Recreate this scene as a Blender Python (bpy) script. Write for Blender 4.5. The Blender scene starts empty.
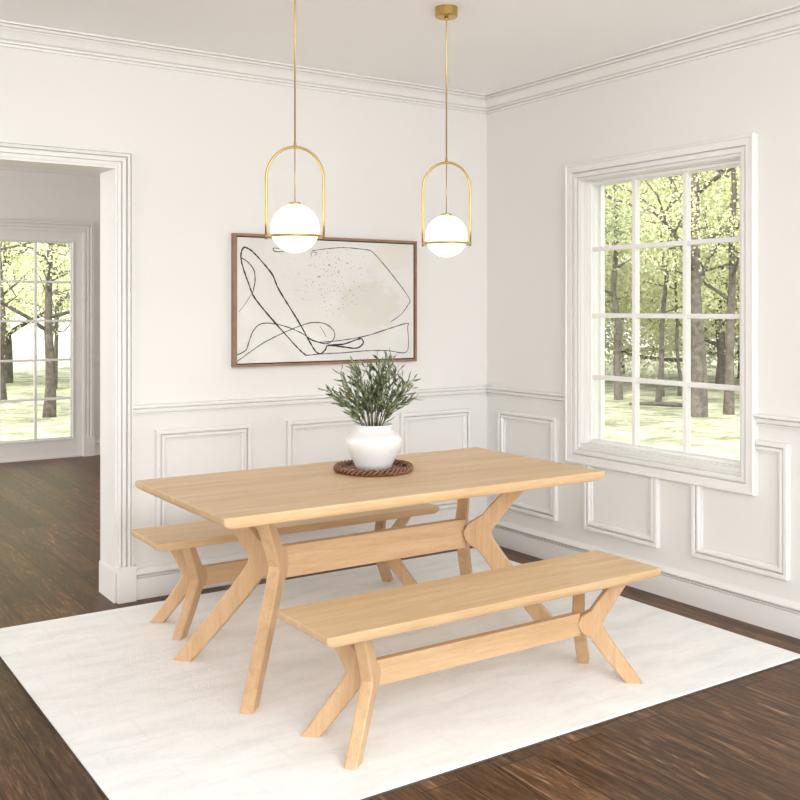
import bpy, bmesh, math, random
import numpy as np
from mathutils import Vector, Matrix
S = bpy.context.scene
COL = S.collection
random.seed(7)

# ------------------------------------------------------------------ camera
PHI = math.radians(33.76)
cam_d = bpy.data.cameras.new('camera')
cam_d.sensor_width = 36.0
cam_d.lens = 992.0 / 800.0 * 36.0
cam_d.shift_y = -(400 - 309) / 800.0
cam_d.clip_end = 300
cam = bpy.data.objects.new('camera', cam_d)
cam.location = (-4.032, -5.02, 1.5)
cam.rotation_euler = (math.radians(90), 0, -PHI)
COL.objects.link(cam)
S.camera = cam

# ------------------------------------------------------------------ light and exposure
world = bpy.data.worlds.new('sky')
world.use_nodes = True
S.world = world
wb = world.node_tree.nodes['Background']
wb.inputs[0].default_value = (1.0, 0.985, 0.965, 1)
wb.inputs[1].default_value = 1.7
sun_d = bpy.data.lights.new('sun', 'SUN')
sun_d.energy = 4.5
sun_d.angle = math.radians(4)
sun_d.color = (1.0, 0.95, 0.86)
sun = bpy.data.objects.new('sun', sun_d)
sun.rotation_euler = Vector((0.62, 0.50, -0.85)).to_track_quat('-Z', 'Y').to_euler()
COL.objects.link(sun)
def area(name, loc, direction, sx, sy, watts, col):
    d = bpy.data.lights.new(name, 'AREA')
    d.shape = 'RECTANGLE'; d.size = sx; d.size_y = sy; d.energy = watts; d.color = col
    o = bpy.data.objects.new(name, d)
    o.location = loc
    o.rotation_euler = Vector(direction).to_track_quat('-Z', 'Y').to_euler()
    COL.objects.link(o)
# added fill lamps that stand in for daylight from unseen sides of the rooms
area('rear_fill', (-3.0, -8.3, 1.25), (0, 1, 1.2), 5.8, 2.2, 72, (.915, .96, 1.0))  # added fill behind the camera, no glazing built there
area('overhead_fill', (-3.0, -5.6, 2.84), (0.05, .25, -1), 4.6, 2.2, 155, (.915, .96, 1.0))  # added downward fill to brighten rug and tabletop, no skylight
area('uplight_fill', (-3.0, -7.2, .15), (0, .35, 1), 5.0, 2.2, 75, (.93, .965, 1.0))  # added upward fill that brightens the ceiling
area('side_fill', (-6.1, -3.2, 1.5), (1, 0, .1), 3.4, 2.2, 24, (.93, .965, 1.0))  # added fill from the left, where the wall has no window
area('hall_fill', (-6.1, 2.8, 1.5), (1, 0, 0), 3.0, 2.0, 85, (1.0, .985, .95))  # added fill for the hall, no side window built
S.view_settings.view_transform = 'Standard'
S.view_settings.look = 'None'
S.view_settings.gamma = 1.0
S.view_settings.use_curve_mapping = False
S.view_settings.exposure = 0.78
try:
    S.cycles.use_denoising = True
    S.cycles.denoiser = 'OPENIMAGEDENOISE'
    S.cycles.max_bounces = 10
    S.cycles.diffuse_bounces = 6
    S.cycles.transparent_max_bounces = 16
    S.cycles.sample_clamp_indirect = 6
except Exception:
    pass

# ------------------------------------------------------------------ materials
def new_mat(name):
    m = bpy.data.materials.new(name)
    m.use_nodes = True
    nt = m.node_tree
    return m, nt, nt.nodes['Principled BSDF']

def N(nt, t, **kw):
    n = nt.nodes.new(t)
    for k, v in kw.items():
        setattr(n, k, v)
    return n

def ramp(nt, stops):
    r = N(nt, 'ShaderNodeValToRGB')
    cr = r.color_ramp
    cr.elements[0].position, cr.elements[0].color = stops[0][0], (*stops[0][1], 1)
    cr.elements[1].position, cr.elements[1].color = stops[-1][0], (*stops[-1][1], 1)
    for p, c in stops[1:-1]:
        e = cr.elements.new(p)
        e.color = (*c, 1)
    return r

def noise(nt, scale, detail=4, rough=.55, vec=None, mscale=None, coord='Object', dist=0.0):
    n = N(nt, 'ShaderNodeTexNoise')
    n.inputs['Scale'].default_value = scale
    n.inputs['Detail'].default_value = detail
    n.inputs['Roughness'].default_value = rough
    n.inputs['Distortion'].default_value = dist
    if vec is None:
        tc = N(nt, 'ShaderNodeTexCoord')
        vec = tc.outputs[coord]
    if mscale:
        mp = N(nt, 'ShaderNodeMapping')
        mp.inputs['Scale'].default_value = mscale
        nt.links.new(vec, mp.inputs[0])
        vec = mp.outputs[0]
    nt.links.new(vec, n.inputs['Vector'])
    return n

def bump(nt, bsdf, src, strength=.1, dist=.01):
    b = N(nt, 'ShaderNodeBump')
    b.inputs['Strength'].default_value = strength
    b.inputs['Distance'].default_value = dist
    nt.links.new(src, b.inputs['Height'])
    nt.links.new(b.outputs[0], bsdf.inputs['Normal'])

def mix(nt, a, b, fac, mode='MIX'):
    m = N(nt, 'ShaderNodeMix', data_type='RGBA', blend_type=mode)
    for i, v in ((6, a), (7, b)):
        if isinstance(v, tuple):
            m.inputs[i].default_value = (*v, 1)
        else:
            nt.links.new(v, m.inputs[i])
    if isinstance(fac, (int, float)):
        m.inputs[0].default_value = fac
    else:
        nt.links.new(fac, m.inputs[0])
    return m.outputs[2]

def paint(name, col, rough=.55):
    m, nt, b = new_mat(name)
    n = noise(nt, 1.3, 3)
    r = ramp(nt, [(.3, tuple(c * .985 for c in col)), (.7, col)])
    nt.links.new(n.outputs[0], r.inputs[0])
    nt.links.new(r.outputs[0], b.inputs['Base Color'])
    b.inputs['Roughness'].default_value = rough
    n2 = noise(nt, 260, 2)
    bump(nt, b, n2.outputs[0], .03, .002)
    return m

M_wall = paint('wall_paint', (.765, .749, .730), .6)
M_ceil = paint('ceiling_paint', (.91, .91, .905), .8)
M_trim = paint('trim_paint', (.785, .770, .752), .4)
M_sash = paint('sash_paint', (.84, .83, .80), .4)

def wood(name, mscale, axis_boards=None, tone=(1, 1, 1)):
    m, nt, b = new_mat(name)
    n = noise(nt, 3.2, 6, .6, mscale=mscale, dist=.6)
    r = ramp(nt, [(p, tuple(a * b for a, b in zip(c, tone))) for p, c in ((.28, (.60, .395, .210)), (.5, (.69, .485, .275)), (.74, (.76, .56, .34)))])
    nt.links.new(n.outputs[0], r.inputs[0])
    fine = noise(nt, 22, 5, .7, mscale=mscale)
    r2 = ramp(nt, [(.35, (.86, .83, .79)), (.6, (1, 1, 1))])
    nt.links.new(fine.outputs[0], r2.inputs[0])
    c = mix(nt, r.outputs[0], r2.outputs[0], .75, 'MULTIPLY')
    if axis_boards:
        tc = N(nt, 'ShaderNodeTexCoord')
        sp = N(nt, 'ShaderNodeSeparateXYZ')
        nt.links.new(tc.outputs['Object'], sp.inputs[0])
        dv = N(nt, 'ShaderNodeMath', operation='MULTIPLY'); dv.inputs[1].default_value = 1 / axis_boards
        fl = N(nt, 'ShaderNodeMath', operation='FLOOR')
        wn = N(nt, 'ShaderNodeTexWhiteNoise', noise_dimensions='1D')
        nt.links.new(sp.outputs[1], dv.inputs[0]); nt.links.new(dv.outputs[0], fl.inputs[0])
        nt.links.new(fl.outputs[0], wn.inputs['W'])
        r3 = ramp(nt, [(0, (.90, .885, .86)), (1, (1, 1, 1))])
        nt.links.new(wn.outputs[0], r3.inputs[0])
        c = mix(nt, c, r3.outputs[0], 1.0, 'MULTIPLY')
    nt.links.new(c, b.inputs['Base Color'])
    b.inputs['Roughness'].default_value = .42
    bump(nt, b, fine.outputs[0], .06, .002)
    return m
M_oakx = wood('light_oak_long', (.6, 9, 9), .115)
M_oakz = wood('light_oak_upright', (9, 9, .8), tone=(.88, .82, .80))
M_oaks = wood('light_oak_rail', (.6, 9, 9), tone=(.88, .84, .83))

def floor_mat():
    m, nt, b = new_mat('dark_floorboards')
    tc = N(nt, 'ShaderNodeTexCoord')
    mp = N(nt, 'ShaderNodeMapping')
    mp.inputs['Rotation'].default_value = (0, 0, math.radians(90))
    mp.inputs['Location'].default_value = (.2, -.055, 0)
    nt.links.new(tc.outputs['Object'], mp.inputs[0])
    br = N(nt, 'ShaderNodeTexBrick')
    br.offset = .37; br.offset_frequency = 2
    br.inputs['Scale'].default_value = 1
    br.inputs['Brick Width'].default_value = 1.35
    br.inputs['Row Height'].default_value = .155
    br.inputs['Mortar Size'].default_value = .0022
    br.inputs['Mortar Smooth'].default_value = .1
    br.inputs['Color1'].default_value = (0.0, 0, 0, 1)
    br.inputs['Color2'].default_value = (1, 1, 1, 1)
    br.inputs['Mortar'].default_value = (.5, .5, .5, 1)
    nt.links.new(mp.outputs[0], br.inputs[0])
    g = noise(nt, 2.4, 8, .68, mscale=(9, .8, 1), dist=2.0)
    gr = ramp(nt, [(.34, (.045, .021, .009)), (.47, (.105, .054, .026)), (.57, (.165, .092, .048)), (.70, (.36, .235, .14))])
    nt.links.new(g.outputs[0], gr.inputs[0])
    pr_ = ramp(nt, [(0, (.66, .64, .62)), (1, (1.16, 1.13, 1.1))])
    nt.links.new(br.outputs['Color'], pr_.inputs[0])
    c = mix(nt, gr.outputs[0], pr_.outputs[0], 1.0, 'MULTIPLY')
    fine = noise(nt, 14, 6, .75, mscale=(10, .8, 1))
    fr = ramp(nt, [(.36, (.50, .47, .45)), (.60, (1.25, 1.22, 1.2))])
    nt.links.new(fine.outputs[0], fr.inputs[0])
    c = mix(nt, c, fr.outputs[0], .85, 'MULTIPLY')
    c = mix(nt, c, (.018, .010, .006), br.outputs['Fac'])
    nt.links.new(c, b.inputs['Base Color'])
    rr = ramp(nt, [(.3, (.30,) * 3), (.7, (.46,) * 3)])
    nt.links.new(g.outputs[0], rr.inputs[0])
    nt.links.new(rr.outputs[0], b.inputs['Roughness'])
    b.inputs['Specular IOR Level'].default_value = .20
    mh = N(nt, 'ShaderNodeMath', operation='SUBTRACT')
    nt.links.new(fine.outputs[0], mh.inputs[0]); nt.links.new(br.outputs['Fac'], mh.inputs[1])
    bump(nt, b, mh.outputs[0], .25, .003)
    return m
M_floor = floor_mat()

def rug_mat():
    m, nt, b = new_mat('ivory_rug_pile')
    n = noise(nt, 3.2, 5, .6, mscale=(1, 3.2, 1), dist=.3)
    r = ramp(nt, [(.36, (.84, .838, .828)), (.5, (.895, .893, .885)), (.62, (.92, .918, .912))])
    nt.links.new(n.outputs[0], r.inputs[0])
    tc = N(nt, 'ShaderNodeTexCoord')
    br = N(nt, 'ShaderNodeTexBrick'); br.offset = .5
    br.inputs['Scale'].default_value = 1
    br.inputs['Brick Width'].default_value = .34; br.inputs['Row Height'].default_value = .21
    br.inputs['Mortar Size'].default_value = .012; br.inputs['Mortar Smooth'].default_value = 1
    br.inputs['Color1'].default_value = (1, 1, 1, 1); br.inputs['Color2'].default_value = (.97, .967, .96, 1)
    br.inputs['Mortar'].default_value = (.93, .925, .915, 1)
    nt.links.new(tc.outputs['Object'], br.inputs[0])
    c = mix(nt, r.outputs[0], br.outputs['Color'], .5, 'MULTIPLY')
    st = noise(nt, 26, 4, .7, mscale=(1, 6, 1))
    sr = ramp(nt, [(.35, (.95, .945, .935)), (.55, (1, 1, 1))])
    nt.links.new(st.outputs[0], sr.inputs[0])
    c = mix(nt, c, sr.outputs[0], .8, 'MULTIPLY')
    nt.links.new(c, b.inputs['Base Color'])
    b.inputs['Roughness'].default_value = .95
    b.inputs['Specular IOR Level'].default_value = .1
    v = N(nt, 'ShaderNodeTexVoronoi'); v.inputs['Scale'].default_value = 160
    nt.links.new(tc.outputs['Object'], v.inputs['Vector'])
    bump(nt, b, v.outputs[0], .35, .004)
    return m
M_rug = rug_mat()

def simple(name, col, rough=.5, metal=0, var=.06, vscale=30, bmp=0.0, spec=None):
    m, nt, b = new_mat(name)
    n = noise(nt, vscale, 3)
    r = ramp(nt, [(.3, tuple(max(0, c * (1 - var)) for c in col)), (.7, tuple(c * (1 + var) for c in col))])
    nt.links.new(n.outputs[0], r.inputs[0])
    nt.links.new(r.outputs[0], b.inputs['Base Color'])
    b.inputs['Roughness'].default_value = rough
    b.inputs['Metallic'].default_value = metal
    if spec is not None:
        b.inputs['Specular IOR Level'].default_value = spec
    if bmp:
        bump(nt, b, n.outputs[0], bmp, .004)
    return m
M_brass = simple('brushed_brass', (.52, .37, .12), .3, 1, .04, 60)
M_backshade = simple('rug_backing_shade', (.09, .07, .055), .9)  # dark colour stands in for the shadow along the rug's backing
M_vase = simple('white_ceramic', (.74, .735, .73), .3, 0, .012, 8)
M_soil = simple('dark_soil', (.05, .035, .025), .95, 0, .3, 60, .5)
M_wicker = simple('dark_wicker', (.20, .085, .045), .38, 0, .6, 90, .4)
M_stem = simple('olive_stem', (.10, .085, .05), .7, 0, .25, 40)
M_frame = simple('walnut_frame', (.27, .155, .095), .45, 0, .2, 18)
M_ink = simple('black_ink', (.018, .016, .016), .7)
M_shadowgap = simple('frame_gap', (.02, .014, .01), .8)
M_brick = simple('outer_wall', (.82, .82, .80), .8)

def leafmat(name, c1, c2, scale, transl=.35, rough=.5):
    m, nt, b = new_mat(name)
    n = noise(nt, scale, 2)
    r = ramp(nt, [(.35, c1), (.65, c2)])
    nt.links.new(n.outputs[0], r.inputs[0])
    nt.links.new(r.outputs[0], b.inputs['Base Color'])
    b.inputs['Roughness'].default_value = rough
    t = N(nt, 'ShaderNodeBsdfTranslucent')
    nt.links.new(r.outputs[0], t.inputs[0])
    mx = N(nt, 'ShaderNodeMixShader'); mx.inputs[0].default_value = transl
    out = nt.nodes['Material Output']
    nt.links.new(b.outputs[0], mx.inputs[1]); nt.links.new(t.outputs[0], mx.inputs[2])
    nt.links.new(mx.outputs[0], out.inputs[0])
    return m
M_olive = leafmat('olive_leaf', (.032, .052, .024), (.33, .40, .22), 42, .25, .4)
M_leafY = leafmat('spring_leaf', (.46, .49, .24), (.80, .80, .54), 2.6, .45)
M_leafG = leafmat('green_leaf', (.32, .40, .20), (.70, .73, .47), 2.6, .4)
M_leafP = leafmat('pale_leaf', (.56, .59, .36), (.86, .86, .64), 2.0, .45)
M_bark = simple('grey_bark', (.095, .08, .066), .9, 0, .55, 11, .9)

def grass_mat():
    m, nt, b = new_mat('meadow_grass')
    n = noise(nt, 1.6, 10, .78, mscale=(1, 1, 1), dist=.4)
    r = ramp(nt, [(.38, (.16, .18, .10)), (.47, (.31, .33, .22)), (.53, (.43, .43, .31)), (.62, (.58, .58, .45))])
    nt.links.new(n.outputs[0], r.inputs[0])
    nt.links.new(r.outputs[0], b.inputs['Base Color'])
    b.inputs['Roughness'].default_value = 1
    n2 = noise(nt, 9, 6, .7)
    bump(nt, b, n2.outputs[0], .8, .15)
    return m
M_grass = grass_mat()

def glass_mat():
    m, nt, b = new_mat('window_glass')
    nt.nodes.remove(b)
    t = N(nt, 'ShaderNodeBsdfTransparent'); t.inputs[0].default_value = (.97, .985, .975, 1)
    g = N(nt, 'ShaderNodeBsdfGlossy'); g.inputs['Roughness'].default_value = .02
    f = N(nt, 'ShaderNodeFresnel'); f.inputs[0].default_value = 1.35
    mx = N(nt, 'ShaderNodeMixShader')
    nt.links.new(f.outputs[0], mx.inputs[0]); nt.links.new(t.outputs[0], mx.inputs[1]); nt.links.new(g.outputs[0], mx.inputs[2])
    nt.links.new(mx.outputs[0], nt.nodes['Material Output'].inputs[0])
    return m
M_glass = glass_mat()

def globe_mat():
    m, nt, b = new_mat('opal_glass_lit')
    b.inputs['Base Color'].default_value = (.55, .54, .50, 1)
    b.inputs['Roughness'].default_value = .25
    b.inputs['Emission Color'].default_value = (1.0, .90, .72, 1)
    b.inputs['Emission Strength'].default_value = 1.0
    return m
M_globe = globe_mat()

def canvas_mat():
    m, nt, b = new_mat('painted_canvas')
    tc = N(nt, 'ShaderNodeTexCoord')
    base = noise(nt, 2.2, 5, .6)
    r = ramp(nt, [(.35, (.66, .64, .615)), (.55, (.71, .70, .68)), (.7, (.76, .755, .74))])
    nt.links.new(base.outputs[0], r.inputs[0])
    c = r.outputs[0]
    def patch(cx, cz, rx, rz, col, strength, c, seed):
        # an irregular brushed patch: distance field broken up with noise
        mp = N(nt, 'ShaderNodeMapping')
        mp.inputs['Location'].default_value = (-cx / rx, 0, -cz / rz)
        mp.inputs['Scale'].default_value = (1 / rx, 0, 1 / rz)
        nt.links.new(tc.outputs['Object'], mp.inputs[0])
        ln = N(nt, 'ShaderNodeVectorMath', operation='LENGTH')
        nt.links.new(mp.outputs[0], ln.inputs[0])
        nz = noise(nt, 4 + seed, 8, .72, mscale=(1, 1, 2.6), dist=.8)
        ad = N(nt, 'ShaderNodeMath', operation='MULTIPLY_ADD'); ad.inputs[1].default_value = 1.5
        nt.links.new(nz.outputs[0], ad.inputs[0]); nt.links.new(ln.outputs['Value'], ad.inputs[2])
        rp = ramp(nt, [(.70, (strength,) * 3), (.78, (0, 0, 0))])
        sc_ = N(nt, 'ShaderNodeMath', operation='MULTIPLY'); sc_.inputs[1].default_value = .45
        nt.links.new(ad.outputs[0], sc_.inputs[0]); nt.links.new(sc_.outputs[0], rp.inputs[0])
        return mix(nt, c, col, rp.outputs[0])
    c = patch(.27, -.02, .24, .15, (.62, .60, .53), .6, c, 0)
    c = patch(.10, -.12, .30, .12, (.68, .645, .58), .45, c, 2)
    c = patch(-.25, .10, .30, .22, (.70, .67, .66), .6, c, 3)
    c = patch(.42, .28, .14, .10, (.68, .66, .58), .7, c, 4)
    # fine specks of ink in the middle
    sp = noise(nt, 75, 2, .5)
    spr = ramp(nt, [(.64, (0, 0, 0)), (.68, (.9, .9, .9))])
    nt.links.new(sp.outputs[0], spr.inputs[0])
    mp = N(nt, 'ShaderNodeMapping'); mp.inputs['Location'].default_value = (-.02 / .34, 0, -.13 / .24); mp.inputs['Scale'].default_value = (1 / .34, 0, 1 / .24)
    nt.links.new(tc.outputs['Object'], mp.inputs[0])
    ln = N(nt, 'ShaderNodeVectorMath', operation='LENGTH'); nt.links.new(mp.outputs[0], ln.inputs[0])
    ir = ramp(nt, [(.3, (1, 1, 1)), (1.0, (0, 0, 0))]); nt.links.new(ln.outputs['Value'], ir.inputs[0])
    mm = mix(nt, spr.outputs[0], ir.outputs[0], 1.0, 'MULTIPLY')
    c = mix(nt, c, (.16, .14, .14), mm)
    nt.links.new(c, b.inputs['Base Color'])
    b.inputs['Roughness'].default_value = .9
    b.inputs['Specular IOR Level'].default_value = .15
    return m
M_canvas = canvas_mat()

# ------------------------------------------------------------------ helpers
def tag(o, label=None, cat=None, group=None, kind=None):
    if label: o['label'] = label
    if cat: o['category'] = cat
    if group: o['group'] = group
    if kind: o['kind'] = kind
    return o

def obj(name, bm, mat, parent=None, smooth=False, loc=None, recalc=True):
    if recalc:
        bmesh.ops.recalc_face_normals(bm, faces=bm.faces)
    me = bpy.data.meshes.new(name)
    bm.to_mesh(me); bm.free()
    if smooth:
        for p in me.polygons: p.use_smooth = True
    me.materials.append(mat)
    o = bpy.data.objects.new(name, me)
    COL.objects.link(o)
    if parent: o.parent = parent
    if loc: o.location = loc
    return o

def empty(name, loc=(0, 0, 0), rz=0):
    o = bpy.data.objects.new(name, None)
    o.empty_display_size = .1
    o.location = loc; o.rotation_euler = (0, 0, rz)
    COL.objects.link(o)
    return o

def struct(name, bm, mat, parent=None, **k):
    o = obj(name, bm, mat, parent, **k)
    if parent is None: o['kind'] = 'structure'
    return o

def box(bm, x0, x1, y0, y1, z0, z1, bevel=0, seg=2):
    vs = [bm.verts.new((x, y, z)) for x in (x0, x1) for y in (y0, y1) for z in (z0, z1)]
    fs = [(0, 1, 3, 2), (4, 6, 7, 5), (0, 4, 5, 1), (2, 3, 7, 6), (0, 2, 6, 4), (1, 5, 7, 3)]
    faces = [bm.faces.new([vs[i] for i in f]) for f in fs]
    if bevel:
        ed = list({e for f in faces for e in f.edges})
        bmesh.ops.bevel(bm, geom=ed, offset=bevel, segments=seg, affect='EDGES', profile=.5)

def bbox(*a, **k):
    bm = bmesh.new(); box(bm, *a, **k); return bm

def lathe(bm, prof, seg=32, c=(0, 0, 0)):
    rings = []
    for r, z in prof:
        if r < 1e-6:
            rings.append([bm.verts.new((c[0], c[1], c[2] + z))])
        else:
            rings.append([bm.verts.new((c[0] + r * math.cos(2 * math.pi * i / seg), c[1] + r * math.sin(2 * math.pi * i / seg), c[2] + z)) for i in range(seg)])
    for a, b in zip(rings, rings[1:]):
        for i in range(seg):
            j = (i + 1) % seg
            if len(a) == 1 and len(b) == 1: continue
            if len(a) == 1: bm.faces.new((a[0], b[j], b[i]))
            elif len(b) == 1: bm.faces.new((a[i], a[j], b[0]))
            else: bm.faces.new((a[i], a[j], b[j], b[i]))
    for rg in (rings[0], rings[-1]):
        if len(rg) > 1: bm.faces.new(rg)

def tube(bm, pts, rad, seg=8, closed=False, flat=1.0):
    pts = [Vector(p) for p in pts]
    n = len(pts)
    if not hasattr(rad, '__len__'): rad = [rad] * n
    rings = []
    up = None
    for i, p in enumerate(pts):
        if closed: d = pts[(i + 1) % n] - pts[i - 1]
        else: d = pts[min(i + 1, n - 1)] - pts[max(i - 1, 0)]
        d.normalize()
        if up is None:
            a = Vector((0, 0, 1)) if abs(d.z) < .9 else Vector((1, 0, 0))
            up = d.cross(a).normalized()
        else:
            up = (up - d * up.dot(d)).normalized()
        v = d.cross(up)
        rings.append([bm.verts.new(p + (up * math.cos(2 * math.pi * k / seg) + v * math.sin(2 * math.pi * k / seg) * flat) * rad[i]) for k in range(seg)])
    m = n if closed else n - 1
    for i in range(m):
        a, b = rings[i], rings[(i + 1) % n]
        for k in range(seg):
            j = (k + 1) % seg
            bm.faces.new((a[k], a[j], b[j], b[k]))
    if not closed:
        bm.faces.new(rings[0][::-1]); bm.faces.new(rings[-1])

def offset_path(path, d, closed):
    n = len(path); out = []
    for i in range(n):
        p = Vector(path[i])
        e1 = (p - Vector(path[i - 1])).normalized() if (closed or i > 0) else None
        e2 = (Vector(path[(i + 1) % n]) - p).normalized() if (closed or i < n - 1) else None
        if e1 is None: e1 = e2
        if e2 is None: e2 = e1
        n1 = Vector((-e1.y, e1.x)); n2 = Vector((-e2.y, e2.x))
        b = (n1 + n2); b /= max(1e-6, b.length_squared / 2)
        out.append(p + b * d)
    return out

def moulding(bm, path, prof, mapf, closed=True):
    """sweep a profile [(inward offset, height off the wall)] around a mitred path on a wall; mapf(s, z, out) -> 3D"""
    lines = []
    for u, v in prof:
        lines.append([bm.verts.new(mapf(q.x, q.y, v)) for q in offset_path(path, u, closed)])
    n = len(path)
    k = len(lines)
    for a in range(k - 1):
        for i in range(n if closed else n - 1):
            j = (i + 1) % n
            bm.faces.new((lines[a][i], lines[a][j], lines[a + 1][j], lines[a + 1][i]))
    if not closed:
        for i in (0, n - 1):
            try: bm.faces.new([l[i] for l in lines])
            except Exception: pass

MB = lambda s, z, o: (s, -o, z)          # back wall, face y = 0
MR = lambda s, z, o: (-o, s, z)          # right wall, face x = 0, s = y
MF = lambda s, z, o: (s, 5.18 - o, z)    # hall end wall

H = 2.862          # ceiling height
# ------------------------------------------------------------------ setting: floor, walls, ceiling
struct('floor', bbox(-6.2, 0.02, -8.6, 5.45, -.12, 0), M_floor)
struct('ceiling', bbox(-6.2, .25, -8.6, 5.45, H, H + .25), M_ceil)
WT = .235          # back wall thickness
DX = -2.417        # right edge of the cased opening
DT = 2.230         # top of the cased opening
bm = bmesh.new()
box(bm, DX, 0, 0, WT, 0, H)
box(bm, -4.05, DX, 0, WT, DT, H)
box(bm, -6.2, -4.05, 0, WT, 0, H)
struct('wall_back', bm, M_wall)
# right wall with the window hole
WY0, WY1, WZ0, WZ1 = -1.952, -.852, .722, 2.240
RT = .16
bm = bmesh.new()
box(bm, 0, RT, WY1, WT, 0, H)
box(bm, 0, RT, -8.6, WY0, 0, H)
box(bm, 0, RT, WY0, WY1, 0, WZ0)
box(bm, 0, RT, WY0, WY1, WZ1, H)
struct('wall_right', bm, M_wall)
struct('wall_left', bbox(-6.4, -6.2, -8.6, 5.45, 0, H), M_wall)
# hall beyond the opening
DL, DR, DZ = -2.365, -1.100, 2.283       # glazed door slab
bm = bmesh.new()
box(bm, DR, 0, 5.18, 5.38, 0, H)
box(bm, -6.2, DL, 5.18, 5.38, 0, H)
box(bm, DL, DR, 5.18, 5.38, DZ, H)
struct('wall_far', bm, M_wall)
struct('wall_hall_right', bbox(0, .2, WT, 5.38, 0, H), M_wall)

# baseboards, chair rails, crown
BP = [(0, .0), (0, .017), (.108, .017), (.109, .004), (.115, .004), (.116, .017), (.120, .017), (.121, .006), (.126, .006), (.127, .022), (.134, .026), (.146, .020), (.154, .014), (.160, .006), (.160, .0)]
def wall_strip(name, prof, s0, s1, zb, mapf, mat=M_trim):
    bm = bmesh.new()
    rows = [[bm.verts.new(mapf(s, zb + z, o)) for s in (s0, s1)] for z, o in prof]
    for a, b in zip(rows, rows[1:]):
        bm.faces.new((a[0], a[1], b[1], b[0]))
    bm.faces.new([r[0] for r in rows]); bm.faces.new([r[1] for r in rows])
    return struct(name, bm, mat)
wall_strip('baseboard_back', BP, -2.325, 0, 0, MB)
wall_strip('baseboard_right', BP, -8.6, -.0, 0, MR)
wall_strip('baseboard_far', BP, -.985, 0, 0, MF)
RP = [(0, 0), (.000, .014), (.008, .016), (.009, .006), (.014, .006), (.015, .022), (.032, .024), (.034, .014), (.038, .014), (.040, .036), (.050, .036), (.054, .028), (.054, 0)]
wall_strip('trim_1', RP, -2.344, 0, .951, MB)
wall_strip('trim_2', RP, -.757, 0, .951, MR)
wall_strip('trim_3', RP, -8.6, -2.046, .951, MR)
wall_strip('trim_4', RP, -.985, 0, .945, MF)
CP = [(0, 0), (0, .014), (.008, .016), (.009, .008), (.014, .008), (.015, .022), (.022, .024), (.023, .014), (.028, .016), (.034, .028), (.050, .038), (.066, .050), (.074, .060), (.075, .052), (.080, .054), (.081, .070), (.088, .074), (.089, .064), (.094, .066), (.095, .088), (.102, .090), (.102, 0)]
wall_strip('trim_5', CP, -6.2, 0, H - .102, MB)
wall_strip('trim_6', CP, -8.6, 0, H - .102, MR)

# raised panel mouldings under the chair rail: one object per frame
PP = [(0, 0), (0, .022), (.004, .026), (.020, .026), (.023, .022), (.023, .006), (.028, .006), (.028, .018), (.034, .024), (.042, .024), (.048, .014), (.056, .012), (.056, .0)]
k = 7
def rect(a, b, c, d): return [(a, c), (b, c), (b, d), (a, d)]
for a, b in ((-2.216, -1.674), (-1.450, -.908), (-.684, -.147)):
    bm = bmesh.new(); moulding(bm, rect(a, b, .250, .868), PP, MB)
    struct('trim_%d' % k, bm, M_trim); k += 1
bm = bmesh.new(); moulding(bm, rect(-.670, -.131, .250, .862), PP, MR); struct('trim_%d' % k, bm, M_trim); k += 1
bm = bmesh.new(); moulding(bm, [(-1.446, .614), (-1.446, .245), (-.900, .245), (-.900, .614)][::1], PP, MR, False); struct('trim_%d' % k, bm, M_trim); k += 1
bm = bmesh.new(); moulding(bm, [(-2.050, .880), (-2.222, .880), (-2.222, .250), (-1.669, .250), (-1.669, .614)], PP, MR, False); struct('trim_%d' % k, bm, M_trim); k += 1
for a in (-2.99, -3.757, -4.524):
    bm = bmesh.new(); moulding(bm, rect(a, a + .543, .250, .868), PP, MR); struct('trim_%d' % k, bm, M_trim); k += 1

# cased opening: casing, jamb lining, plinth block
CS = [(0, 0), (0, .016), (-.014, .018), (-.016, .004), (-.021, .004), (-.023, .020), (-.038, .022), (-.040, .006), (-.046, .006), (-.048, .030), (-.058, .034), (-.060, .020), (-.064, .020), (-.066, .034), (-.073, .034), (-.073, 0)]
bm = bmesh.new()
moulding(bm, [(DX, .18), (DX, DT), (-4.05, DT), (-4.05, .18)], CS, MB, False)
struct('trim_%d' % k, bm, M_trim); k += 1
bm = bmesh.new()
box(bm, DX - .012, DX + .001, -.006, WT + .006, 0.0, DT)
box(bm, -4.051, DX - .012, -.006, WT + .006, DT - .012, DT + .001)
box(bm, -4.051, -4.038, -.006, WT + .006, 0, DT - .012)
box(bm, DX - .018, DX - .012, -.012, WT + .01, 0, .165)
struct('trim_%d' % k, bm, M_trim); k += 1
bm = bmesh.new(); box(bm, DX - .006, DX + .092, -.036, 0, 0, .182, bevel=.002)
struct('trim_%d' % k, bm, M_trim); k += 1

# ------------------------------------------------------------------ window in the right wall
win = empty('window_1', (0, (WY0 + WY1) / 2, WZ0)); win['kind'] = 'structure'
def wpart(name, bm, mat, **kk):
    o = obj(name, bm, mat, win, **kk)
    o.matrix_parent_inverse = Matrix.Translation(win.location).inverted()
    return o
WC = [(0, 0), (0, .026), (.006, .034), (.014, .034), (.017, .028), (.050, .028), (.052, .006), (.058, .006), (.060, .020), (.080, .020), (.082, .002), (.088, .002), (.090, .010), (.096, .010), (.098, .0), (.098, -.004)]
bm = bmesh.new()
moulding(bm, rect(-2.048, -.755, .612, 2.335), WC, MR)
wpart('casing', bm, M_trim)
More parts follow.
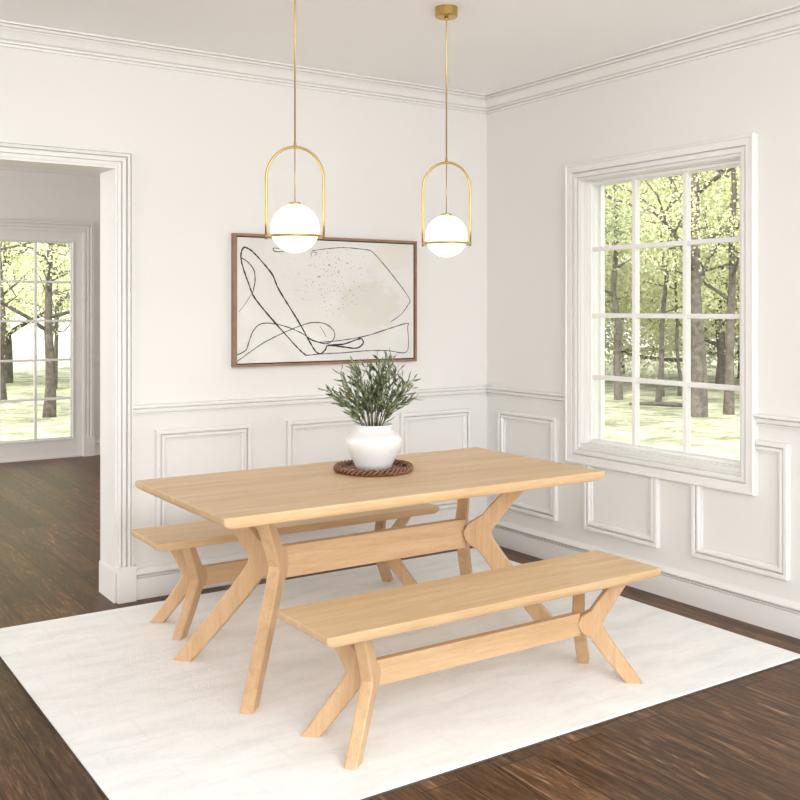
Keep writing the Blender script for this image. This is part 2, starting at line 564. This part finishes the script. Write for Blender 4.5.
# inner lining stepping back to the sash
bm = bmesh.new()
LN = [(0, .002), (.006, .002), (.006, -.030), (.010, -.030), (.010, -.060)]
moulding(bm, rect(WY0, WY1, WZ0, WZ1), LN, MR)
LN2 = [(0, -.060), (.0, -.110), (-.018, -.200), (-.018, -.235), (-.10, -.235), (-.10, -.205)]
wpart('lining', bm, M_trim)
GX = .082
iy0, iy1, iz0, iz1 = WY0 + .010, WY1 - .010, WZ0 + .010, WZ1 - .010
bm = bmesh.new()
SP = [(0, -.060), (.014, -.062), (.018, -.070), (.022, -.074), (.022, -.096), (0, -.100)]
moulding(bm, rect(iy0, iy1, iz0, iz1), SP, MR)
wpart('sash', bm, M_sash)
gy0, gy1, gz0, gz1 = iy0 + .006, iy1 - .006, iz0 + .018, iz1 - .018
bm = bmesh.new()
for y in (-1.200, -1.552):
    box(bm, .066, .100, y - .014, y + .014, gz0, gz1, bevel=.004)
wpart('muntin', bm, M_sash)
bm = bmesh.new()
for z in (1.845, 1.463, 1.108):
    box(bm, .068, .098, gy0, gy1, z - .013, z + .013, bevel=.004)
wpart('muntin', bm, M_sash)
bm = bmesh.new(); box(bm, GX - .002, GX + .002, gy0, gy1, gz0, gz1)
wpart('glass', bm, M_glass)
# outside reveal and outer casing
bm = bmesh.new()
moulding(bm, rect(WY0, WY1, WZ0, WZ1), [(.018, -.100), (.008, -.104), (.008, -.140), (.022, -.145), (.022, -.175), (-.08, -.175), (-.08, -.160)], MR)
wpart('outer_casing', bm, M_sash)

# ------------------------------------------------------------------ glazed door at the end of the hall
door = empty('door_1', ((DL + DR) / 2, 5.18, 0)); door['kind'] = 'structure'
def dpart(name, bm, mat):
    o = obj(name, bm, mat, door)
    o.matrix_parent_inverse = Matrix.Translation(door.location).inverted()
    return o
bm = bmesh.new()
moulding(bm, [(DR, .19), (DR, DZ), (DL, DZ), (DL, .19)], [(-a[0] * -1 * 1.45, a[1]) for a in CS], MF, False)
box(bm, DR - .002, DR + .113, 5.145, 5.18, 0, .19)
box(bm, DL - .113, DL + .002, 5.145, 5.18, 0, .19)
dpart('casing', bm, M_trim)
gx = [-2.249, -1.904, -1.559, -1.214]      # three columns of panes
g0, g1 = .205, 2.163
bm = bmesh.new()
box(bm, DL, gx[0], 5.20, 5.245, .01, DZ); box(bm, gx[3], DR, 5.20, 5.245, .01, DZ)
box(bm, gx[0], gx[3], 5.20, 5.245, .01, g0); box(bm, gx[0], gx[3], 5.20, 5.245, g1, DZ)
moulding(bm, rect(gx[0] - .03, gx[3] + .03, g0 - .03, g1 + .03), [(0, -.02), (0, -.012), (.012, -.010), (.03, -.022), (.03, -.03)], MF)
dpart('slab', bm, M_trim)
bm = bmesh.new()
for x in gx[1:3]: box(bm, x - .013, x + .013, 5.205, 5.24, g0, g1, bevel=.003)
for i in range(1, 5):
    z = g0 + (g1 - g0) * i / 5; box(bm, gx[0], gx[3], 5.207, 5.238, z - .011, z + .011, bevel=.003)
dpart('muntin', bm, M_sash)
dpart('glass', bbox(gx[0], gx[3], 5.220, 5.224, g0, g1), M_glass)
bm = bmesh.new(); box(bm, DL, DR, 5.18, 5.40, -.02, .008); dpart('threshold', bm, M_trim)
bm = bmesh.new()
lathe(bm, [(0, -.004), (.024, -.004), (.024, 0), (.012, .004), (.012, .03), (.026, .042), (.028, .055), (.02, .068), (0, .07)], 20)
bmesh.ops.rotate(bm, verts=bm.verts, cent=(0, 0, 0), matrix=Matrix.Rotation(math.radians(90), 3, 'X'))
bmesh.ops.translate(bm, verts=bm.verts, vec=(DL + .07, 5.198, .98))
dpart('door_knob', bm, M_brass)

# ------------------------------------------------------------------ rug
rug = empty('area_rug', (-1.655, -1.27, 0))
tag(rug, 'large ivory woven area rug under the oak table and benches', 'rug')
bm = bmesh.new(); box(bm, -1.435, 1.435, -1.17, 1.13, .004, .012, bevel=.003)
obj('rug_pile', bm, M_rug, rug)
obj('rug_backing_shade', bbox(-1.438, 1.438, -1.173, 1.133, 0, .0045), M_backshade, rug)['label'] = 'backing edge coloured dark for its shadow'
RZ = .012

# ------------------------------------------------------------------ table and benches
def slab_bm(L, W, zt, th, inset):
    """rounded-corner top with an undercut lower edge"""
    bm = bmesh.new()
    def ring(i, z):
        r = .007
        pts = []
        hx, hy = L / 2 - i, W / 2 - i * .25
        for cx, cy, a0 in ((hx - r, hy - r, 0), (-hx + r, hy - r, 90), (-hx + r, -hy + r, 180), (hx - r, -hy + r, 270)):
            for q in range(5):
                a = math.radians(a0 + 90 * q / 4)
                pts.append(bm.verts.new((cx + r * math.cos(a), cy + r * math.sin(a), z)))
        return pts
    rs = [ring(.003, zt), ring(.0008, zt - .0012), ring(0, zt - .004), ring(.0, zt - th * .45), ring(.002, zt - th * .62), ring(inset * .45, zt - th * .88), ring(inset, zt - th)]
    for a, b in zip(rs, rs[1:]):
        for i in range(len(a)):
            j = (i + 1) % len(a)
            bm.faces.new((a[i], a[j], b[j], b[i]))
    bm.faces.new(rs[0]); bm.faces.new(rs[-1][::-1])
    return bm

def leg_bm(top, waist, foot, sx, sy, ww, wt, wf, th, fillet, web, webh):
    """one bent leg cut from thick board: (x, y, z) of top, waist and foot"""
    bm = bmesh.new()
    T, Wp, F = [Vector((sx * p[0], sy * p[1], p[2])) for p in (top, waist, foot)]
    d = Vector((T.x + F.x - 2 * Wp.x, T.y + F.y - 2 * Wp.y, 0)).normalized()   # outward direction
    nrm = Vector((-d.y, d.x, 0))
    zs = []
    nst = 36
    for i in range(nst + 1): zs.append(F.z + (T.z - F.z) * i / nst)
    rings = []
    for z in zs:
        dz = z - Wp.z
        # smooth |.| around the waist
        up = (T.z - Wp.z); dn = (Wp.z - F.z)
        s = math.sqrt(dz * dz + fillet * fillet) - fillet
        g_ = lambda q: (math.sqrt(q * q + fillet * fillet) - fillet + q) / 2
        tp = g_(dz) / g_(up)
        tn = g_(-dz) / g_(dn)
        c = Wp + (T - Wp) * max(0, tp) + (F - Wp) * max(0, tn)
        slope_u = (Vector((T.x - Wp.x, T.y - Wp.y)).length) / up
        slope_d = (Vector((F.x - Wp.x, F.y - Wp.y)).length) / dn
        k = abs(dz) / math.sqrt(dz * dz + fillet * fillet)
        sl = (slope_u if dz > 0 else slope_d) * k
        if dz > 0: w = ww + (wt - ww) * min(1, dz / up)
        else: w = ww + (wf - ww) * min(1, -dz / dn)
        hw = w / 2 * math.sqrt(1 + sl * sl)
        hi = hw + web * math.exp(-(abs(dz) / webh) ** 8)      # web reaching in to the stretcher
        ht = th / 2
        b = .006
        prof = [(-hi + b, -ht), (hw - b, -ht), (hw, -ht + b), (hw, ht - b), (hw - b, ht), (-hi + b, ht), (-hi, ht - b), (-hi, -ht + b)]
        rings.append([bm.verts.new(Vector((c.x, c.y, z)) + d * u + nrm * v) for u, v in prof])
    for a, b_ in zip(rings, rings[1:]):
        for i in range(8):
            j = (i + 1) % 8
            bm.faces.new((a[i], a[j], b_[j], b_[i]))
    bm.faces.new(rings[0]); bm.faces.new(rings[-1])
    return bm

# dining table
TC = (-1.685, -1.325)
table = empty('dining_table', (TC[0], TC[1], RZ))
tag(table, 'light oak rectangular dining table with splayed bent legs, standing on the ivory rug', 'table')
ZT = .765 - RZ
obj('tabletop', slab_bm(1.860, .935, ZT, .042, .034), M_oakx, table)
for sx in (-1, 1):
    for sy in (-1, 1):
        obj('leg', leg_bm((.668, .220, ZT - .042), (.524, .072, .448), (.766, .322, 0), sx, sy, .096, .064, .066, .050, .09, .034, .068), M_oakz, table, smooth=False)
bm = bmesh.new(); box(bm, -.482, .482, -.020, .020, .375, .508, bevel=.003)
obj('stretcher', bm, M_oaks, table)

def make_bench(label, c):
    b = empty('bench', (c[0], c[1], RZ))
    tag(b, label, 'bench', 'oak benches along the dining table')
    zt = .457 - RZ
    obj('seat', slab_bm(1.545, .362, zt, .036, .026), M_oakx, b)
    for sx in (-1, 1):
        for sy in (-1, 1):
            obj('leg', leg_bm((.606, .116, zt - .036), (.526, .040, .228), (.653, .140, 0), sx, sy, .076, .052, .056, .045, .06, .024, .047), M_oakz, b)
    bm = bmesh.new(); box(bm, -.484, .484, -.016, .016, .180, .270, bevel=.003)
    obj('stretcher', bm, M_oaks, b)
    return b
bench = make_bench('light oak backless bench in front of the dining table, nearest the open rug edge', (-1.708, -2.104))
def copy_tree(o, parent=None):
    c = o.copy(); COL.objects.link(c)
    if parent: c.parent = parent
    for ch in list(o.children):
        copy_tree(ch, c)
    return c
b2 = copy_tree(bench)
b2.location = (-1.714, -.594, RZ)
b2['label'] = 'light oak backless bench behind the dining table, along the picture wall'

# ------------------------------------------------------------------ tray, vase, plant
PC = (-1.626, -1.204)
tray = empty('wicker_tray', (PC[0], PC[1], .765))
tag(tray, 'round dark brown woven wicker tray under the white vase on the table', 'tray')
bm = bmesh.new()
rr = random.Random(3)
for ring_i, rad in enumerate([.012 + .0135 * i for i in range(12)]):
    n = max(10, int(rad * 320))
    pts = []
    for i in range(n):
        a = 2 * math.pi * i / n
        wz = .006 + .0022 * math.sin(a * max(4, round(rad * 110)) + ring_i * math.pi)
        pts.append((rad * math.cos(a), rad * math.sin(a), wz))
    tube(bm, pts, .0058, 6, True)
obj('woven_base', bm, M_wicker, tray, smooth=True)
bm = bmesh.new()
for ph in range(3):
    n = 190; pts = []
    for i in range(n):
        a = 2 * math.pi * i / n
        t = a * 15 + ph * 2 * math.pi / 3
        R_ = .167 + .0105 * math.cos(t)
        pts.append((R_ * math.cos(a), R_ * math.sin(a), .0165 + .0105 * math.sin(t)))
    tube(bm, pts, .0058, 6, True)
obj('braided_rim', bm, M_wicker, tray, smooth=True)

vz = .765 + .0135
vase = empty('vase', (PC[0], PC[1], vz))
tag(vase, 'rounded white ceramic vase holding olive branches on the wicker tray', 'vase')
bm = bmesh.new()
lathe(bm, [(0, 0), (.076, 0), (.082, .004), (.090, .025), (.108, .062), (.124, .095), (.130, .118), (.127, .136), (.112, .154), (.094, .166), (.083, .174), (.080, .181), (.083, .189), (.090, .196), (.088, .199), (.080, .197), (.074, .186), (.074, .172), (.10, .15), (.11, .12), (.07, .03), (0, .02)], 56)
obj('vase_body', bm, M_vase, vase, smooth=True)
bm = bmesh.new(); lathe(bm, [(0, .150), (.093, .150), (.090, .158), (.04, .164), (0, .165)], 32)
obj('soil', bm, M_soil, vase, smooth=True)

plant = empty('olive_plant', (PC[0], PC[1], vz + .16))
tag(plant, 'leafy green olive branches standing in the white vase', 'plant')
def leaf_shape(bm, base, d, nrm, L, W, fold=.25):
    side = d.cross(nrm).normalized()
    nrm = side.cross(d).normalized()
    prof = [(0, .08), (.25, .8), (.5, 1.0), (.75, .75), (1.0, .05)]
    mid, lf, rt = [], [], []
    for t, w in prof:
        c = base + d * (L * t) + nrm * (-.12 * L * t * t)
        mid.append(bm.verts.new(c))
        lf.append(bm.verts.new(c + side * W * w / 2 + nrm * W * w * fold))
        rt.append(bm.verts.new(c - side * W * w / 2 + nrm * W * w * fold))
    for i in range(4):
        bm.faces.new((mid[i], lf[i], lf[i + 1], mid[i + 1]))
        bm.faces.new((rt[i], mid[i], mid[i + 1], rt[i + 1]))
Rv = Vector((math.cos(PHI), -math.sin(PHI), 0)); Fv = Vector((math.sin(PHI), math.cos(PHI), 0))
# stems: (spread along room diagonal, depth spread, tip height, twigs)
stems = [(-.235, .02, .20, 3), (-.17, -.06, .155, 2), (-.16, .05, .255, 3), (-.135, -.10, .19, 3), (-.11, .10, .30, 3), (-.08, -.05, .315, 3),
         (-.02, .06, .31, 3), (-.03, -.11, .23, 2), (.03, -.03, .335, 3), (.06, .11, .345, 3), (.09, -.06, .365, 3),
         (.13, .06, .30, 3), (.15, -.10, .25, 2), (.185, -.02, .215, 3), (.20, .05, .255, 3), (.165, .00, .16, 3), (-.075, .02, .24, 3), (.05, .02, .25, 3)]
pr_ = random.Random(11)
for si, (a, bdep, hh, tw) in enumerate(stems):
    bs = bmesh.new(); bl = bmesh.new()
    p0 = (Rv * a + Fv * bdep) * .16
    a *= .93
    tip = Rv * a + Fv * bdep + Vector((0, 0, hh * .95))
    ctrl = Rv * a * .35 + Fv * bdep * .35 + Vector((0, 0, hh * .55))
    def curve(p0, c, p1, n=9): return [p0 * (1 - t) ** 2 + c * 2 * t * (1 - t) + p1 * t * t for t in [i / n for i in range(n + 1)]]
    mainp = curve(p0, ctrl, tip)
    tube(bs, mainp, [.0026 * (1 - .7 * i / 9) + .0004 for i in range(10)], 5)
    lines = [mainp]
    for q in range(tw):
        i = 3 + q * 2 if 3 + q * 2 < 9 else 8
        b0 = mainp[i]; dd = (mainp[i + 1] - mainp[i - 1]).normalized()
        sd = Vector((pr_.uniform(-1, 1), pr_.uniform(-1, 1), pr_.uniform(.1, .9))).normalized()
        e = b0 + (dd * .7 + sd * .8).normalized() * pr_.uniform(.06, .10)
        tw_p = curve(b0, b0 + dd * .03, e, 5)
        tube(bs, tw_p, .0011, 4)
        lines.append(tw_p)
    for li, ln in enumerate(lines):
        n = len(ln)
        total = 15 if li == 0 else 7
        for j in range(total):
            t = (.26 if li == 0 else .1) + (1 - (.26 if li == 0 else .1)) * j / (total - 1)
            f = t * (n - 1); i = min(int(f), n - 2)
            p = ln[i].lerp(ln[i + 1], f - i); dd = (ln[i + 1] - ln[i]).normalized()
            az = j * 2.4 + si
            u = dd.cross(Vector((.3, .2, .93))).normalized(); v = dd.cross(u)
            o = u * math.cos(az) + v * math.sin(az)
            ld = (dd * pr_.uniform(.65, 1.1) + o * pr_.uniform(.45, .9)).normalized()
            L = pr_.uniform(.036, .062) * (1.0 if t < .9 else .8)
            leaf_shape(bl, p, ld, (o - ld * o.dot(ld) + Vector((0, 0, .3))).normalized(), L, L * pr_.uniform(.19, .26))
    st = obj('branch', bs, M_stem, plant, smooth=True)
    obj('leaves', bl, M_olive, st, recalc=False)

# ------------------------------------------------------------------ framed picture
PX0, PX1, PZ0, PZ1 = -1.786, -.577, 1.181, 1.914
pic = empty('framed_picture', ((PX0 + PX1) / 2, 0, (PZ0 + PZ1) / 2))
tag(pic, 'wide abstract line painting in a thin brown wooden frame on the wall', 'picture')
hw, hh = (PX1 - PX0) / 2, (PZ1 - PZ0) / 2
LM = lambda s, z, o: (s, -o, z)
bm = bmesh.new()
moulding(bm, rect(-hw, hw, -hh, hh), [(0, .0), (0, .038), (.001, .040), (.014, .040), (.015, .038), (.015, .0), (0, 0)], LM)
obj('frame', bm, M_frame, pic)
obj('backing_board', bbox(-hw + .014, hw - .014, -.012, -.002, -hh + .014, hh - .014), M_shadowgap, pic)
obj('canvas', bbox(-hw + .021, hw - .021, -.030, -.012, -hh + .021, hh - .021), M_canvas, pic)
ST = {
'a':[(-1.709,1.840),(-1.725,1.816),(-1.728,1.773),(-1.712,1.715),(-1.684,1.644),(-1.652,1.571),(-1.585,1.491),(-1.471,1.373),(-1.371,1.274),(-1.323,1.236)],
'b':[(-1.709,1.840),(-1.665,1.821),(-1.601,1.762),(-1.536,1.690),(-1.500,1.614),(-1.421,1.499),(-1.354,1.401),(-1.294,1.303),(-1.255,1.252),(-1.225,1.244),(-1.196,1.267),(-1.178,1.290),(-1.076,1.295),(-0.986,1.320),(-0.950,1.324),(-0.941,1.296),(-0.986,1.270),(-1.076,1.279),(-1.173,1.291)],
'c':[(-1.728,1.780),(-1.689,1.759),(-1.652,1.717),(-1.643,1.659),(-1.657,1.593)],
'd':[(-1.657,1.593),(-1.704,1.528),(-1.741,1.484)],
'e':[(-1.756,1.211),(-1.681,1.259),(-1.585,1.316),(-1.471,1.365),(-1.371,1.401),(-1.286,1.422),(-1.199,1.415),(-1.143,1.376),(-1.136,1.338),(-1.164,1.308),(-1.208,1.301),(-1.286,1.325),(-1.354,1.364),(-1.454,1.402),(-1.552,1.421),(-1.617,1.414),(-1.657,1.375),(-1.681,1.317),(-1.700,1.274),(-1.756,1.247)],
'f':[(-1.320,1.336),(-1.251,1.311),(-1.164,1.312),(-1.058,1.321),(-0.913,1.342),(-0.764,1.380),(-0.626,1.413),(-0.620,1.386),(-0.626,1.242),(-0.764,1.250),(-0.913,1.253),(-1.076,1.245),(-1.199,1.243),(-1.323,1.236)],
'g':[(-1.286,1.833),(-1.164,1.850),(-1.058,1.858),(-0.913,1.850),(-0.876,1.839),(-0.802,1.775),(-0.688,1.658),(-0.607,1.560),(-0.620,1.523),(-0.669,1.467),(-0.745,1.422)],
'h':[(-1.467,1.822),(-1.512,1.820),(-1.531,1.828),(-1.528,1.840),(-1.495,1.838)],
'i':[(-1.286,1.800),(-1.289,1.823),(-1.251,1.822),(-1.269,1.804)],
'j':[(-1.234,1.400),(-1.208,1.369),(-1.191,1.339)]}
WID = {'a': .0048, 'b': .0050, 'c': .003, 'd': .0014, 'e': .003, 'f': .003, 'g': .0026, 'h': .0028, 'i': .0018, 'j': .0016}
def catmull(P, n=6):
    P = [Vector(p) for p in P]; out = []
    for i in range(len(P) - 1):
        a = P[max(i - 1, 0)]; b = P[i]; c = P[i + 1]; d = P[min(i + 2, len(P) - 1)]
        for k in range(n):
            t = k / n
            out.append(.5 * ((2 * b) + (c - a) * t + (2 * a - 5 * b + 4 * c - d) * t * t + (3 * b - a - 3 * c + d) * t ** 3))
    out.append(P[-1]); return out
cxp, czp = (PX0 + PX1) / 2, (PZ0 + PZ1) / 2
ir = random.Random(5)
for key, P in ST.items():
    bm = bmesh.new()
    pts = catmull(P)
    # ribbon of dried paint 0.8 mm thick
    L_, R_, L2, R2 = [], [], [], []
    for i, p in enumerate(pts):
        d = (pts[min(i + 1, len(pts) - 1)] - pts[max(i - 1, 0)]).normalized()
        n = Vector((-d.y, d.x)) * WID[key] * .85 * ir.uniform(.65, 1.25)
        x, z = p.x - .03 * (p.x + 4.03) / 5.02 - cxp, p.y - czp
        x = max(-hw + .023, min(hw - .023, x))
        for lst, s, y in ((L_, 1, -.0308), (R_, -1, -.0308), (L2, 1, -.0299), (R2, -1, -.0299)):
            lst.append(bm.verts.new((x + n.x * s, y, z + n.y * s)))
    for i in range(len(pts) - 1):
        for A, B in ((L_, R_), (R_, R2), (R2, L2), (L2, L_)):
            bm.faces.new((A[i], B[i], B[i + 1], A[i + 1]))
    obj('painted_line', bm, M_ink, pic, recalc=False)

# ------------------------------------------------------------------ pendant lamps
def pendant(loc, label, w, rz, gr=.102, dz=0.0):
    p = empty('pendant_lamp', (loc[0], loc[1], H), rz)
    tag(p, label, 'lamp', 'brass arch pendant lamps over the table')
    ringz = 1.802 - H + dz / 2; topz = 2.176 - H + dz; r = w / 2
    bm = bmesh.new(); lathe(bm, [(0, 0), (.051, 0), (.051, -.040), (.048, -.044), (0, -.044)], 40); obj('canopy', bm, M_brass, p)
    bm = bmesh.new(); lathe(bm, [(0, -.044), (.010, -.044), (.008, -.056), (.0035, -.060), (.0035, topz + .02), (.006, topz + .018), (.007, topz + .002), (0, topz + .002)], 16); obj('rod', bm, M_brass, p, smooth=True)
    bm = bmesh.new()
    pts = [(-r, 0, ringz - .012), (-r, 0, ringz + .08)]
    zc = topz - r * 1.12
    pts.append((-r, 0, zc - .02))
    for i in range(25):
        a = math.pi - math.pi * i / 24
        pts.append((r * math.cos(a), 0, zc + r * 1.12 * math.sin(a)))
    pts += [(r, 0, zc - .02), (r, 0, ringz + .08), (r, 0, ringz - .012)]
    tube(bm, pts, .0055, 10); obj('arch_frame', bm, M_brass, p, smooth=True)
    bm = bmesh.new()
    tube(bm, [(r * math.cos(2 * math.pi * i / 64), r * math.sin(2 * math.pi * i / 64), ringz) for i in range(64)], .0052, 8, True); obj('globe_ring', bm, M_brass, p, smooth=True)
    gz = 1.836 - H + dz / 2
    bm = bmesh.new(); tube(bm, [(0, 0, topz), (0, 0, gz + gr)], .0022, 8); obj('cable', bm, M_brass, p, smooth=True)
    bm = bmesh.new(); lathe(bm, [(0, gz + gr + .006), (.024, gz + gr + .006), (.026, gz + gr + .003), (.026, gz + gr - .004), (.022, gz + gr - .006), (0, gz + gr - .006)], 28); obj('globe_cap', bm, M_brass, p)
    bm = bmesh.new(); bmesh.ops.create_uvsphere(bm, u_segments=48, v_segments=28, radius=gr)
    bmesh.ops.translate(bm, verts=bm.verts, vec=(0, 0, gz)); obj('glass_globe', bm, M_globe, p, smooth=True)['label'] = 'glowing white opal glass globe'
    return p
pendant((-2.096, -1.335), 'brass arch pendant lamp with glowing globe, hanging in front of the picture', .238, -PHI + .1)
pendant((-1.366, -1.409), 'brass arch pendant lamp with glowing globe, hanging nearer the room corner with its canopy visible', .214, -PHI - .1, .095, -.014)

# ------------------------------------------------------------------ outdoors
G = -.45
bm = bmesh.new()
nx, ny = 60, 60
gr_ = random.Random(2)
grid = []
for i in range(nx + 1):
    row = []
    for j in range(ny + 1):
        x = -14 + 74 * i / nx; y = -18 + 92 * j / ny
        d = math.hypot(x - 0, y - 0)
        z = G + (.05 * gr_.uniform(-1, 1) if d > 9 else -.02)
        if d > 17: z -= 0 + (d - 17) * .02
        row.append(bm.verts.new((x, y, z)))
    grid.append(row)
for i in range(nx):
    for j in range(ny):
        bm.faces.new((grid[i][j], grid[i + 1][j], grid[i + 1][j + 1], grid[i][j + 1]))
lawn = struct('ground', bm, M_grass, smooth=True, recalc=False)

def rand_dirs(rng, n):
    v = rng.normal(size=(n, 3)); return v / np.linalg.norm(v, axis=1)[:, None]

def leaf_cloud(name, centers, radii, n_per, size, mat, parent, seed, squash=.75, down=0):
    """leaves scattered in clumps around the twig ends: small folded diamonds"""
    rng = np.random.default_rng(seed)
    pts = []
    for c, r in zip(centers, radii):
        d = rand_dirs(rng, n_per) * (rng.random((n_per, 1)) ** .45) * r
        d[:, 2] *= squash
        pts.append(np.array(c)[None] + d)
    P = np.concatenate(pts); n = len(P)
    a = rand_dirs(rng, n); b = np.cross(a, rand_dirs(rng, n)); b /= np.linalg.norm(b, axis=1)[:, None] + 1e-9
    s = size * rng.uniform(.6, 1.3, (n, 1)); nn = np.cross(a, b)
    V = np.stack([P - a * s * .5, P + b * s * .3 + nn * s * .1, P + a * s * .5, P - b * s * .3 + nn * s * .1], 1).reshape(-1, 3)
    idx = np.arange(n * 4).reshape(-1, 4)
    F = np.concatenate([idx[:, [0, 1, 2]], idx[:, [0, 2, 3]]])
    me = bpy.data.meshes.new(name); me.from_pydata(V.tolist(), [], F.tolist()); me.materials.append(mat)
    o = bpy.data.objects.new(name, me); COL.objects.link(o); o.parent = parent
    return o

def tree(name, label, cat, x, y, z, h, r, seed, leaf=(M_leafY,), lean=(0, 0), first=.3, nb=9, spread=.42, leafn=230, lsize=.13, clump=.75, group='trees in the garden', skip_leaf=1):
    t = empty(name, (x, y, z)); tag(t, label, cat, group)
    R = random.Random(seed)
    bm = bmesh.new(); tips = []
    n = 9
    top = Vector((lean[0] * h, lean[1] * h, h))
    tr = []
    for i in range(n + 1):
        f = i / n
        tr.append(Vector((top.x * f + R.uniform(-.008, .008) * h * (f > 0), top.y * f + R.uniform(-.008, .008) * h * (f > 0), h * f)))
    tube(bm, [tr[0] - Vector((0, 0, .15))] + tr, [r * 1.45] + [r * (1.25 if i == 0 else 1) * (1 - .82 * i / n) + .008 for i in range(n + 1)], 9)
    for k in range(nb):
        f = first + (1 - first) * (k + .3) / nb
        i = min(int(f * n), n - 1); p = tr[i].lerp(tr[i + 1], f * n - i)
        az = k * 2.4 + R.uniform(-.5, .5) + seed
        Lb = h * spread * (1.05 - .6 * f) * R.uniform(.8, 1.15)
        el = R.uniform(.1, .55)
        d = Vector((math.cos(az) * math.cos(el), math.sin(az) * math.cos(el), math.sin(el)))
        mid = p + d * Lb * .5 + Vector((R.uniform(-.1, .1), R.uniform(-.1, .1), R.uniform(-.12, .2))) * Lb
        end = p + d * Lb + Vector((0, 0, R.uniform(-.1, .15) * Lb))
        rb = r * (1 - .8 * f) * .5
        pts = [p * (1 - s) ** 2 + mid * 2 * s * (1 - s) + end * s * s for s in [q / 6 for q in range(7)]]
        tube(bm, pts, [rb * (1 - .75 * q / 6) + .006 for q in range(7)], 6)
        tips += [pts[4], pts[6]]
        for w in range(5):
            q = 2 + w % 4; b0 = pts[q]
            sd = Vector((R.uniform(-1, 1), R.uniform(-1, 1), R.uniform(-.3, .8))).normalized()
            e = b0 + (d * .5 + sd * .8) * Lb * R.uniform(.25, .45)
            mm = b0.lerp(e, .5) + Vector((R.uniform(-.1, .1), R.uniform(-.1, .1), R.uniform(-.1, .1))) * Lb
            tube(bm, [b0, mm, e], [rb * .35 + .004, rb * .25 + .004, .005], 5)
            tips += [mm, e]
    obj('trunk', bm, M_bark, t, smooth=True)
    if leafn:
        tp = [tuple(p) for j, p in enumerate(tips) if j % skip_leaf == 0]
        rad = [clump * R.uniform(.7, 1.2) for _ in tp]
        leaf_cloud('foliage', tp, rad, max(3, int(leafn * 40 / max(1, len(tp)))), lsize, leaf[0], t, seed)
    return t

# through the right window, placed from where each trunk meets the grass
T_ = tree
T_('tree', 'thick grey trunked tree just right of centre in the right window', 'tree', 10.65, 7.10, G, 8.0, .15, 1, (M_leafY,), (-.02, .01), .26, 13, .40, 260, .065, .6)
T_('tree', 'slimmer tree right of the thick trunk, near the right window edge', 'tree', 11.41, 7.00, G, 7.5, .08, 2, (M_leafY,), (.01, -.01), .26, 12, .38, 240, .065, .6)
T_('tree', 'dark trunked tree in the left column of panes of the right window', 'tree', 12.0, 10.36, G, 7.0, .075, 3, (M_leafG,), (.0, .03), .30, 9, .42, 240, .07, .65)
T_('tree', 'slender leaning tree in the middle column of panes of the right window', 'tree', 11.85, 9.1, G, 7.0, .052, 4, (M_leafG,), (.04, -.04), .34, 9, .42, 260, .07, .65)
T_('sapling', 'thin sapling with bare stem just right of the leaning tree', 'tree', 13.0, 10.0, G - .05, 5.0, .032, 5, (M_leafY,), (.02, 0), .35, 6, .35, 45, .10, .5)
T_('sapling', 'thin sapling between the leaning tree and the thick trunk', 'tree', 13.5, 9.95, G - .05, 5.0, .035, 6, (M_leafY,), (.0, .03), .35, 6, .35, 45, .10, .5)
bm = bmesh.new(); tube(bm, [(-.42, .50, .05), (-.15, .18, .06), (.12, -.2, .055), (.30, -.50, .05)], [.03, .045, .05, .035], 10)
lg = obj('fallen_log', bm, M_bark, None, smooth=True, loc=(11.3, 8.5, G)); tag(lg, 'fallen grey log lying in the grass outside the right window', 'log')

# through the hall door
T_('tree', 'grey branching tree in the middle of the hall door view', 'tree', .74, 13.7, G, 4.6, .095, 7, (M_leafP,), (.01, .01), .26, 13, .62, 120, .055, .42)
T_('tree', 'small far tree left of the branching tree in the hall door', 'tree', .55, 16.6, G, 5.0, .07, 8, (M_leafP,), (-.02, .01), .22, 8, .45, 150, .065, .5)
T_('tree', 'near tree at the left edge of the hall door with branches reaching across', 'tree', -1.30, 11.9, G, 6.6, .06, 9, (M_leafY,), (-.02, -.01), .34, 10, .42, 200, .055, .5)
T_('tree', 'slim distant tree in the right column of panes of the hall door', 'tree', 2.6, 20.5, G, 6.0, .05, 10, (M_leafP,), (.02, .01), .25, 8, .42, 190, .07, .6)

# the wood's edge behind: dense trees, copied
def copy_at(o, x, y, z, s, rz, label):
    c = copy_tree(o); c.location = (x, y, z); c.scale = (s, s, s); c.rotation_euler = (0, 0, rz)
    c['label'] = label
    return c
far = T_('dense_tree', 'dense pale leafy tree at the wood edge seen through the left panes of the window', 'tree', 14.3, 14.2, G - .1, 8.5, .13, 20, (M_leafY,), (0, 0), .06, 14, .36, 900, .10, 1.0)
LBL = 'dense pale leafy trees filling the wood edge behind the nearer trunks'
far2 = T_('dense_tree', LBL, 'tree', 18.0, 13.4, G - .1, 9.0, .13, 21, (M_leafP,), (0, 0), .05, 14, .36, 900, .105, 1.0)
far['label'] = LBL; far['group'] = far2['group'] = 'dense trees at the wood edge'
fr = random.Random(9)
for x, y, s in ((17.0, 16.8, 1.1), (16.6, 11.3, .95), (19.3, 10.6, 1.05), (21.5, 14.3, 1.2), (18.4, 8.6, 1.0), (13.0, 17.4, 1.1), (20.5, 18.5, 1.25), (24.0, 11.5, 1.25)):
    copy_at(far if fr.random() < .5 else far2, x, y, G - .2, s, fr.uniform(0, 6), LBL)
LBL2 = 'dense pale leafy trees far behind the hall door'
for x, y, s in ((-.6, 22.5, 1.0), (2.2, 24.0, 1.15), (4.6, 22.0, 1.0), (1.0, 28.0, 1.3)):
    c = copy_at(far2, x, y, G - .2, s, fr.uniform(0, 6), LBL2); c['group'] = 'dense trees behind the hall door'
